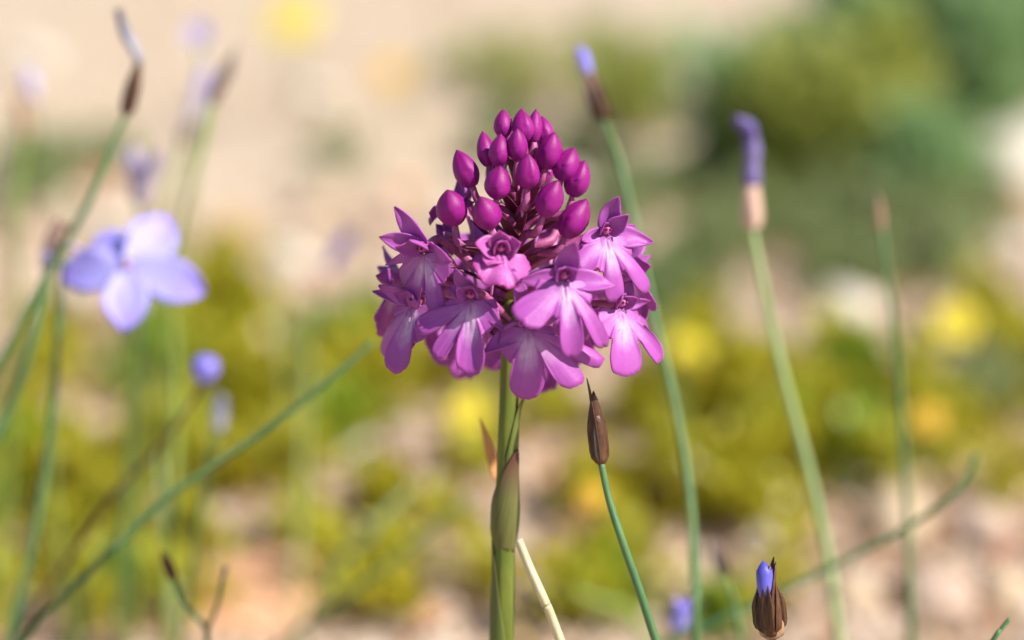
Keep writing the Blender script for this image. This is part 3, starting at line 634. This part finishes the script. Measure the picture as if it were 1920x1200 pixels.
# ================================================================== STONES
# where the leafy cushions grow (photo position of the ground, half sizes, weight) and the dark gaps whose shade is painted into the soil colour
MB = [(330, 640, 150, 60, 1), (480, 620, 70, 40, 1), (650, 790, 120, 60, 1.2), (700, 700, 70, 40, 1), (380, 900, 130, 55, 1), (120, 950, 110, 45, 1), (30, 860, 60, 60, 1), (250, 1000, 120, 40, .9), (720, 960, 70, 35, .9), (560, 880, 60, 40, .8), (770, 1090, 60, 26, .9), (590, 1070, 50, 26, .7),
      (350, 760, 90, 50, 1), (80, 720, 80, 50, .8), (500, 780, 60, 50, .9), (1310, 720, 70, 40, 1), (1430, 790, 110, 60, 1.1), (1370, 930, 120, 50, 1.2), (1570, 860, 110, 55, 1.2), (1690, 760, 60, 40, 1), (1860, 760, 110, 50, 1.1), (1880, 640, 60, 30, .9), (1110, 960, 50, 30, .9), (1220, 820, 50, 50, 1.1), (1130, 1090, 60, 36, 1), (1240, 960, 60, 40, 1),
      (1420, 1020, 60, 25, .9), (1480, 900, 60, 40, 1), (1560, 700, 80, 40, 1), (1760, 850, 70, 30, .9), (840, 760, 50, 30, .7), (1020, 820, 50, 30, .6), (900, 870, 40, 26, .7), (1000, 700, 60, 40, .5), (850, 640, 60, 40, .4), (150, 1080, 60, 26, .6), (1480, 1130, 40, 20, .5), (420, 520, 50, 20, .5), (90, 1060, 60, 30, .8), (350, 1060, 60, 24, .8), (640, 1150, 70, 22, .8), (330, 1180, 50, 18, .7), (180, 1190, 60, 16, .7), (740, 1180, 50, 16, .6), (900, 1120, 40, 20, .8), (1080, 1190, 60, 16, .8), (1420, 1180, 40, 14, .5), (1650, 950, 40, 20, .6), (1800, 920, 50, 20, .7), (1900, 960, 40, 20, .6), (560, 1010, 40, 22, .7), (20, 1130, 40, 20, .7), (860, 970, 40, 20, .6)]
GAP_SHADE = [(480, 1062, 80, 22, 1.4), (1050, 950, 60, 26, 1.3), (1330, 850, 70, 40, 1.3), (100, 900, 60, 30, 1.2), (880, 1080, 50, 18, 1.2), (1380, 990, 60, 24, 1.2), (560, 890, 60, 26, 1.2), (160, 900, 40, 50, 1.2), (1650, 340, 60, 16, 1.1), (1780, 870, 60, 20, 1.1), (690, 1010, 50, 20, 1.1), (1110, 1090, 40, 20, 1.1), (1560, 980, 40, 18, 1)]
def stone_mesh(seed, sub=2):
    import bmesh
    bm = bmesh.new(); bmesh.ops.create_icosphere(bm, subdivisions=sub, radius=1)
    for v in bm.verts:
        c = v.co.normalized(); n = noise.noise(c * 1.3 + Vector((seed * 7.7, 0, 0))); n2 = noise.noise(c * 3.1 + Vector((0, seed * 3.3, 0)))
        v.co = c * (1 + .38 * n + .16 * n2); v.co.z *= .62; v.co.x *= 1 + .25 * math.sin(seed * 5)
    me = bpy.data.meshes.new('stone'); bm.to_mesh(me); bm.free(); me.polygons.foreach_set('use_smooth', [sub > 1] * len(me.polygons)); return me
def mat_stone(name, a, b, c3):
    t = NT(name); n = t.noise(1.6, 5, .7); n2 = t.noise(7, 4, .7)
    c = t.ramp(n, [(.3, a), (.6, b)]); c = t.mix(t.ramp(n2, [(.55, rgb(0, 0, 0)), (.75, rgb(.7, .7, .7))]), c, c3)
    t.bump(n2, .25, .04); return t.done(c, .8, .25)
SM = {'tan': mat_stone('tan_stone', rgb(.42, .31, .20), rgb(.50, .38, .26), rgb(.36, .25, .16)), 'pink': mat_stone('pinkish_stone', rgb(.43, .30, .22), rgb(.51, .38, .30), rgb(.36, .23, .17)),
      'white': mat_stone('white_stone', rgb(.56, .50, .40), rgb(.64, .59, .50), rgb(.48, .41, .32)), 'orange': mat_stone('orange_stone', rgb(.50, .24, .12), rgb(.56, .32, .19), rgb(.42, .21, .12)),
      'grey': mat_stone('grey_stone', rgb(.31, .25, .22), rgb(.40, .32, .28), rgb(.24, .18, .15)), 'red': mat_stone('reddish_stone', rgb(.36, .12, .08), rgb(.42, .18, .12), rgb(.28, .11, .08))}
base_st = {k: [stone_mesh(i + j * 1.37) for i in range(4)] for j, k in enumerate(SM)}
SL = {'tan': 'tan sandstone', 'pink': 'pinkish', 'white': 'whitish limestone', 'orange': 'orange-tinted', 'grey': 'grey-brown', 'red': 'dull red'}
def stone_words(px, py, size, kind):
    size_word = 'large' if size > 100 else 'medium' if size > 55 else 'small'
    if any(((px - b[0]) / b[2]) ** 2 + ((py - b[1]) / b[3]) ** 2 < 1.3 for b in MB): place = 'among the yellow-green leafy cushions'
    elif py < 520: place = 'in front of the green shrubs' if px > 1100 else 'on the bare sand beyond the leafy cushions'
    elif py > 930: place = 'on the open soil right of the orchid stem' if px > 960 else 'on the open soil left of the orchid stem'
    else: place = 'in a sandy gap between the leafy cushions'
    return f'{size_word} {SL[kind]} pebble {place}'
def stone(px, py, size, kind, label=None, group=None, flat=1.0):
    """size in photo pixels across"""
    p = G(px, py); D = DG(py); s = size * kk(D) / 2
    me = random.choice(base_st[kind])
    o = link('stone', me, SM[kind], None, (p.x, p.y, gz(p.x, p.y) + s * .22 * flat)); o.scale = (s, s * random.uniform(.8, 1.1), s * flat)
    o.rotation_euler = (random.uniform(-.2, .2), random.uniform(-.2, .2), random.uniform(0, 6.28))
    w = label or stone_words(px, py, size, kind); tag(o, w, 'stone', None if label else w.replace('pebble', 'pebbles')); return o
stone(1905, 345, 240, 'white', 'large cream-white stone at the edge of the green shrubs', flat=1.1)
stone(480, 1150, 330, 'orange', 'large flat orange stone under the small forked stalk', flat=.5)
for q in ((1010, 1190, 0), ): pass
ST = [(590, 190, 90, 'white'), (60, 120, 120, 'white'), (1590, 600, 190, 'white'), (1500, 560, 120, 'pink'), (1640, 830, 0, 'tan'), (1700, 920, 200, 'pink'), (1680, 1010, 240, 'tan'), (1830, 1010, 220, 'pink'), (1600, 1130, 200, 'tan'),
      (1760, 1140, 230, 'pink'), (1890, 1130, 200, 'tan'), (1900, 900, 140, 'orange'), (1880, 1050, 90, 'red'), (760, 850, 170, 'pink'), (690, 830, 110, 'tan'), (620, 1010, 150, 'tan'), (830, 1110, 230, 'pink'), (800, 1180, 130, 'orange'), (1020, 1130, 160, 'pink'), (1040, 960, 130, 'grey'),
      (440, 1010, 100, 'tan'), (560, 960, 80, 'grey'), (430, 440, 150, 'orange'), (360, 420, 100, 'pink'), (600, 380, 140, 'tan'), (700, 400, 140, 'pink'), (200, 660, 110, 'red'), (190, 700, 60, 'pink'), (170, 800, 80, 'tan'), (20, 1040, 170, 'pink'), (60, 1150, 150, 'grey'), (160, 1140, 110, 'pink'),
      (280, 1140, 130, 'tan'), (220, 850, 60, 'white'), (1400, 760, 60, 'grey'), (1540, 770, 70, 'pink'), (1850, 790, 90, 'red'), (1440, 1030, 120, 'white'), (1350, 1100, 90, 'tan'), (1530, 930, 70, 'tan'), (1310, 390, 130, 'tan'), (1480, 480, 100, 'orange'), (1700, 430, 130, 'orange'), (1820, 490, 120, 'tan'), (1900, 480, 110, 'white'),
      (1300, 520, 80, 'grey'), (1390, 470, 140, 'tan'), (1580, 420, 120, 'grey'), (900, 480, 120, 'tan'), (80, 420, 110, 'pink'), (130, 380, 90, 'white'), (20, 460, 100, 'tan'), (500, 520, 110, 'pink'), (620, 600, 90, 'tan'), (540, 470, 90, 'white'), (740, 560, 80, 'pink'), (1110, 1000, 80, 'red'), (1190, 880, 80, 'grey'), (960, 1060, 90, 'tan'), (690, 1120, 140, 'tan'), (900, 1000, 130, 'grey'), (1180, 1170, 120, 'tan'), (1220, 1080, 90, 'pink')]
for q in ST:
    if q[2]: stone(q[0], q[1], q[2] * (.68 if q[2] > 85 else .9), q[3])
kinds = ['tan', 'pink', 'white', 'orange', 'grey', 'red', 'tan', 'pink', 'white']
for i in range(60):
    py = random.uniform(520, 1000); px = random.uniform(-40, 1960); stone(px, py, random.uniform(45, 85), random.choice(kinds))
for i in range(130):
    py = random.uniform(330, 1230); px = random.uniform(-40, 1960); stone(px, py, random.uniform(28, 80), random.choice(kinds))
# gravel too small to count
def stuff_mesh(name, verts, faces, mat, kind='stuff', smooth=False): return mesh(name, verts, faces, mat, smooth=smooth)
gm = mat_island('fine_gravel', [(0, rgb(.28, .20, .15)), (.3, rgb(.46, .34, .25)), (.6, rgb(.49, .38, .30)), (.85, rgb(.58, .51, .42)), (1, rgb(.48, .25, .15))], .85, 0, .2)
V, F = [], []
for i in range(16000):
    py = random.uniform(-60, 1250) ; px = random.uniform(-120, 2040)
    if i > 9000: py = random.uniform(-150, 2600); px = random.uniform(-1000, 2900)
    p = G(px, py); s = random.uniform(.0008, .0030) * (1.25 if py > 500 else .8); z0 = gz(p.x, p.y); b = len(V); ro = random.uniform(0, 6.28)
    for (x, y, z) in ((1, 0, .1), (.4, .9, .0), (-.8, .6, .1), (-.9, -.5, 0), (.3, -.9, .1), (.1, .1, .75), (0, 0, -.5)):
        x *= random.uniform(.7, 1.2); y *= random.uniform(.7, 1.2)
        V.append((p.x + s * (x * math.cos(ro) - y * math.sin(ro)), p.y + s * (x * math.sin(ro) + y * math.cos(ro)), z0 + s * (z + .2)))
    for k in range(5): F += [(b + k, b + (k + 1) % 5, b + 5), (b + (k + 1) % 5, b + k, b + 6)]
tag(stuff_mesh('gravel', V, F, gm), 'fine sandy gravel scattered over the pale soil', 'gravel', kind='stuff')
# ================================================================== GROUND COVER
def cover(name, blobs, mat, label, cat, n, leaf, height, aspect=.42, upright=.6):
    """leafy cushion: blobs are (px, py, rx, ry, weight) of the ground they grow on"""
    V, F = [], []; tot = sum(b[2] * b[3] * b[4] for b in blobs)
    for (bx, by, rx, ry, wt) in blobs:
        cl = []
        m = int(n * rx * ry * wt / tot)
        for c in range(max(3, m // 120)):
            r_ = math.sqrt(random.random()); a = random.uniform(0, 6.28); cl.append((bx + rx * r_ * math.cos(a), by + ry * r_ * math.sin(a), random.uniform(.4, 1.3)))
        for i in range(m):
            cx, cy, ch = random.choice(cl); p = G(cx, cy); sp = .005 * ch
            ra = abs(random.gauss(0, 1)); an = random.uniform(0, 6.28); ox, oy = sp * ra * math.cos(an), sp * ra * math.sin(an)
            top = height * ch * math.exp(-ra * ra * .35); z = gz(p.x, p.y) + top * random.uniform(.1, 1) ** .6
            L = leaf * random.uniform(.6, 1.4); d = Vector((ox * 90 + random.gauss(0, .5), oy * 90 + random.gauss(0, .5), upright + random.uniform(-.2, .9))).normalized()
            s = d.cross(Vector((random.gauss(0, 1), random.gauss(0, 1), random.gauss(0, .5)))).normalized() * (L * aspect * .5); nn = d.cross(s).normalized() * (L * .08)
            q = Vector((p.x + ox, p.y + oy, z)); b = len(V)
            V += [q, q + d * (L * .45) + s, q + d * L, q + d * (L * .45) - s, q + d * (L * .5) - nn]
            F += [(b, b + 1, b + 4), (b + 1, b + 2, b + 4), (b + 2, b + 3, b + 4), (b + 3, b, b + 4)]
    return tag(mesh(name, V, F, mat, smooth=False), label, cat, kind='stuff')
moss = mat_island('yellow_green_leaves', [(0, rgb(.14, .09, .015)), (.2, rgb(.32, .25, .02)), (.4, rgb(.48, .42, .022)), (.58, rgb(.56, .53, .03)), (.75, rgb(.60, .59, .09)), (1, rgb(.44, .24, .06))], .36, .42, .5, 55)
ha = ground.data.attributes.new('soil_shade', 'FLOAT', 'POINT'); hv = [0.0] * len(gv)
hb = [(G(bx, by), rx * kk(DG(by)), ry * kk(DG(by)) / math.sin(R_(PITCH)) , wt) for bx, by, rx, ry, wt in MB + GAP_SHADE]
for i, (x, y, z) in enumerate(gv):
    if abs(x) < .4 and .4 < y < 1.1:
        m = max(wt * math.exp(-((x - p.x) / (a * 1.1)) ** 2 - ((y - p.y) / (b_ * 1.1)) ** 2) for p, a, b_, wt in hb)
        hv[i] = max(0, min(1, m * 1.1 + .55 * noise.noise(Vector((x * 45, y * 45, 3))) - .1))
ha.data.foreach_set('value', hv)
rs = random.Random(5); MB2 = []                             # the cushions carry on beyond the frame
for i in range(46):
    bx, by = ((rs.uniform(-800, -110) if i % 2 else rs.uniform(2030, 2700)), rs.uniform(600, 1200)) if i < 30 else (rs.uniform(-500, 2400), rs.uniform(1400, 2300))
    MB2.append((bx, by, rs.uniform(60, 130), rs.uniform(26, 55), rs.uniform(.6, 1)))
area = lambda bl: sum(b[2] * b[3] * b[4] for b in bl)
cover('moss', MB + MB2, moss, 'low yellow-green leafy cushions covering the soil around the orchid', 'ground cover', int(17000 * area(MB + MB2) / area(MB)), .0064, .0165, .5)
green = mat_island('fresh_green_leaves', [(0, rgb(.12, .15, .015)), (.3, rgb(.25, .34, .025)), (.7, rgb(.36, .48, .045)), (1, rgb(.44, .50, .12))], .36, .42, .5, 60)
cover('clover', [(1570, 730, 60, 24, 1.2), (330, 860, 40, 40, 1), (640, 690, 60, 36, .9), (980, 780, 26, 18, .5), (1600, 880, 30, 40, .8), (300, 700, 40, 40, .9), (1100, 1160, 50, 20, 1), (1330, 1180, 40, 16, .7), (640, 850, 40, 26, .8), (1440, 860, 36, 30, .8), (240, 1120, 50, 20, .7), (20, 950, 40, 40, .8)], green, 'fresh green leaves in small patches between the yellow-green cushions', 'ground cover', 5200, .0062, .014, .6)
teal = mat_island('grey_green_leaves', [(0, rgb(.18, .22, .08)), (.4, rgb(.32, .39, .15)), (.8, rgb(.42, .47, .22)), (1, rgb(.50, .53, .32))], .42, .46)
cover('thyme', [(1260, 600, 80, 26, 1.2), (1300, 540, 60, 22, .6), (120, 330, 130, 26, .7), (240, 310, 40, 16, .6), (1840, 800, 40, 26, .7), (1440, 420, 80, 24, .7), (1240, 380, 70, 24, .6), (1560, 520, 70, 20, .4), (1780, 520, 60, 26, .8), (1650, 460, 70, 20, .5), (1150, 430, 120, 40, .35), (1500, 450, 200, 40, .35), (1780, 440, 120, 40, .5), (1660, 560, 150, 30, .4), (1350, 480, 100, 40, .4), (1000, 300, 130, 60, .22), (900, 160, 90, 50, .10), (1130, 160, 120, 60, .25), (60, 400, 80, 40, .3), (640, 330, 100, 24, .10)], teal, 'grey-green low herb leaves in loose tufts on the sand', 'ground cover', 10500, .0066, .014, .3, .9)
dry = mat_island('dry_litter', [(0, rgb(.10, .045, .02)), (.4, rgb(.26, .13, .06)), (.8, rgb(.42, .26, .13)), (1, rgb(.50, .22, .10))], .6, .15)
V, F = [], []
for i in range(2600):
    py = random.uniform(420, 1250); px = random.uniform(-60, 1980); p = G(px, py); z = gz(p.x, p.y) + random.uniform(.0008, .004)
    a = random.uniform(0, 6.28); L = random.uniform(.004, .014); w = random.uniform(.0004, .0013); d = Vector((math.cos(a), math.sin(a), random.gauss(0, .25))) * L; s = Vector((-math.sin(a), math.cos(a), 0)) * w; q = Vector((p.x, p.y, z)); b = len(V); h = Vector((0, 0, w * .8))
    V += [q, q + d * .5 + s, q + d, q + d * .5 - s, q + d * .5 + h]; F += [(b, b + 1, b + 4), (b + 1, b + 2, b + 4), (b + 2, b + 3, b + 4), (b + 3, b, b + 4)]
tag(mesh('plant_litter', V, F, dry, smooth=False), 'brown dry plant litter strewn over the soil', 'litter', kind='stuff')
# ================================================================== SHRUBS, upper right
SH = {'blue': mat_island('blue_green_needles', [(0, rgb(.16, .25, .09)), (.4, rgb(.28, .43, .17)), (.8, rgb(.36, .52, .24)), (1, rgb(.44, .56, .30))], .4, .48),
      'olive': mat_island('olive_leaves', [(0, rgb(.26, .28, .05)), (.4, rgb(.42, .47, .09)), (.8, rgb(.52, .54, .15)), (1, rgb(.58, .57, .22))], .4, .48)}
wood = mat_simple('shrub_wood', rgb(.12, .08, .05), rgb(.2, .14, .09), 300)
def shrub(px, py, wpx, h, kind, label, n=1500, leaf=.012):
    p = G(px, py); D = DG(py); W = wpx * kk(D) / 2; root = empty('shrub', (p.x, p.y, gz(p.x, p.y))); tag(root, label, 'shrub', None)
    V, F = [], []; tips = []
    for k in range(13):
        a = random.uniform(0, 6.28); r_ = W * math.sqrt(random.random()) * .95; hh = h * random.uniform(.55, 1.08) * (1 - .25 * (r_ / W))
        e = Vector((p.x + r_ * math.cos(a), p.y + r_ * math.sin(a) * .8, hh)); b0 = Vector((p.x + r_ * .25 * math.cos(a), p.y + r_ * .2 * math.sin(a), 0))
        c = catmull([b0, b0.lerp(e, .5) + Vector((random.uniform(-.004, .004), random.uniform(-.004, .004), .004)), e], 5); tips.append(c)
        v, f, u = tube(c, [.0011 - .00008 * i for i in range(len(c))], 6); mesh('branch', v, f, wood, root, uvs=u)
    for i in range(n):
        c = random.choice(tips); j = random.randrange(1, len(c)); q = c[j] + Vector((random.gauss(0, .0035), random.gauss(0, .0035), random.gauss(0, .003)))
        L = leaf * random.uniform(.6, 1.3); d = Vector((random.gauss(0, .6), random.gauss(0, .6), random.uniform(.1, 1.3))).normalized(); s = d.cross(Vector((random.gauss(0, 1), random.gauss(0, 1), .3))).normalized() * (L * .15)
        b = len(V); nn = d.cross(s).normalized() * (L * .05); V += [q, q + d * (L * .45) + s, q + d * L, q + d * (L * .45) - s, q + d * (L * .5) - nn]; F += [(b, b + 1, b + 4), (b + 1, b + 2, b + 4), (b + 2, b + 3, b + 4), (b + 3, b, b + 4)]
    o = mesh('foliage', V, F, SH[kind], root, smooth=False); o['kind'] = 'stuff'
shrub(1360, 330, 190, .052, 'blue', 'dark blue-green shrub behind the hooked violet stalk', 950)
shrub(1500, 370, 230, .062, 'olive', 'yellow-olive shrub right of the hooked violet stalk', leaf=.012)
shrub(1560, 240, 200, .060, 'blue', 'blue-green shrub behind the yellow-olive shrubs')
shrub(1650, 330, 200, .058, 'olive', 'olive shrub between the yellow-olive shrub and the cream-white stone')
shrub(1780, 150, 260, .055, 'blue', 'tall grey-green shrub furthest back on the sand')
shrub(1840, 300, 230, .058, 'blue', 'green shrub behind the cream-white stone')
shrub(1740, 400, 160, .030, 'blue', 'low grey-green shrub in front of the olive shrub', 1400)
shrub(1180, 250, 330, .036, 'olive', 'sparse pale olive shrub behind the tall blue-tipped stalk', 420, .010)
shrub(960, 200, 300, .026, 'olive', 'thin straggling shrub on the sand behind the orchid buds', 170, .009)
shrub(1940, 190, 240, .062, 'blue', 'dense green shrub at the back beside the tall grey-green one')
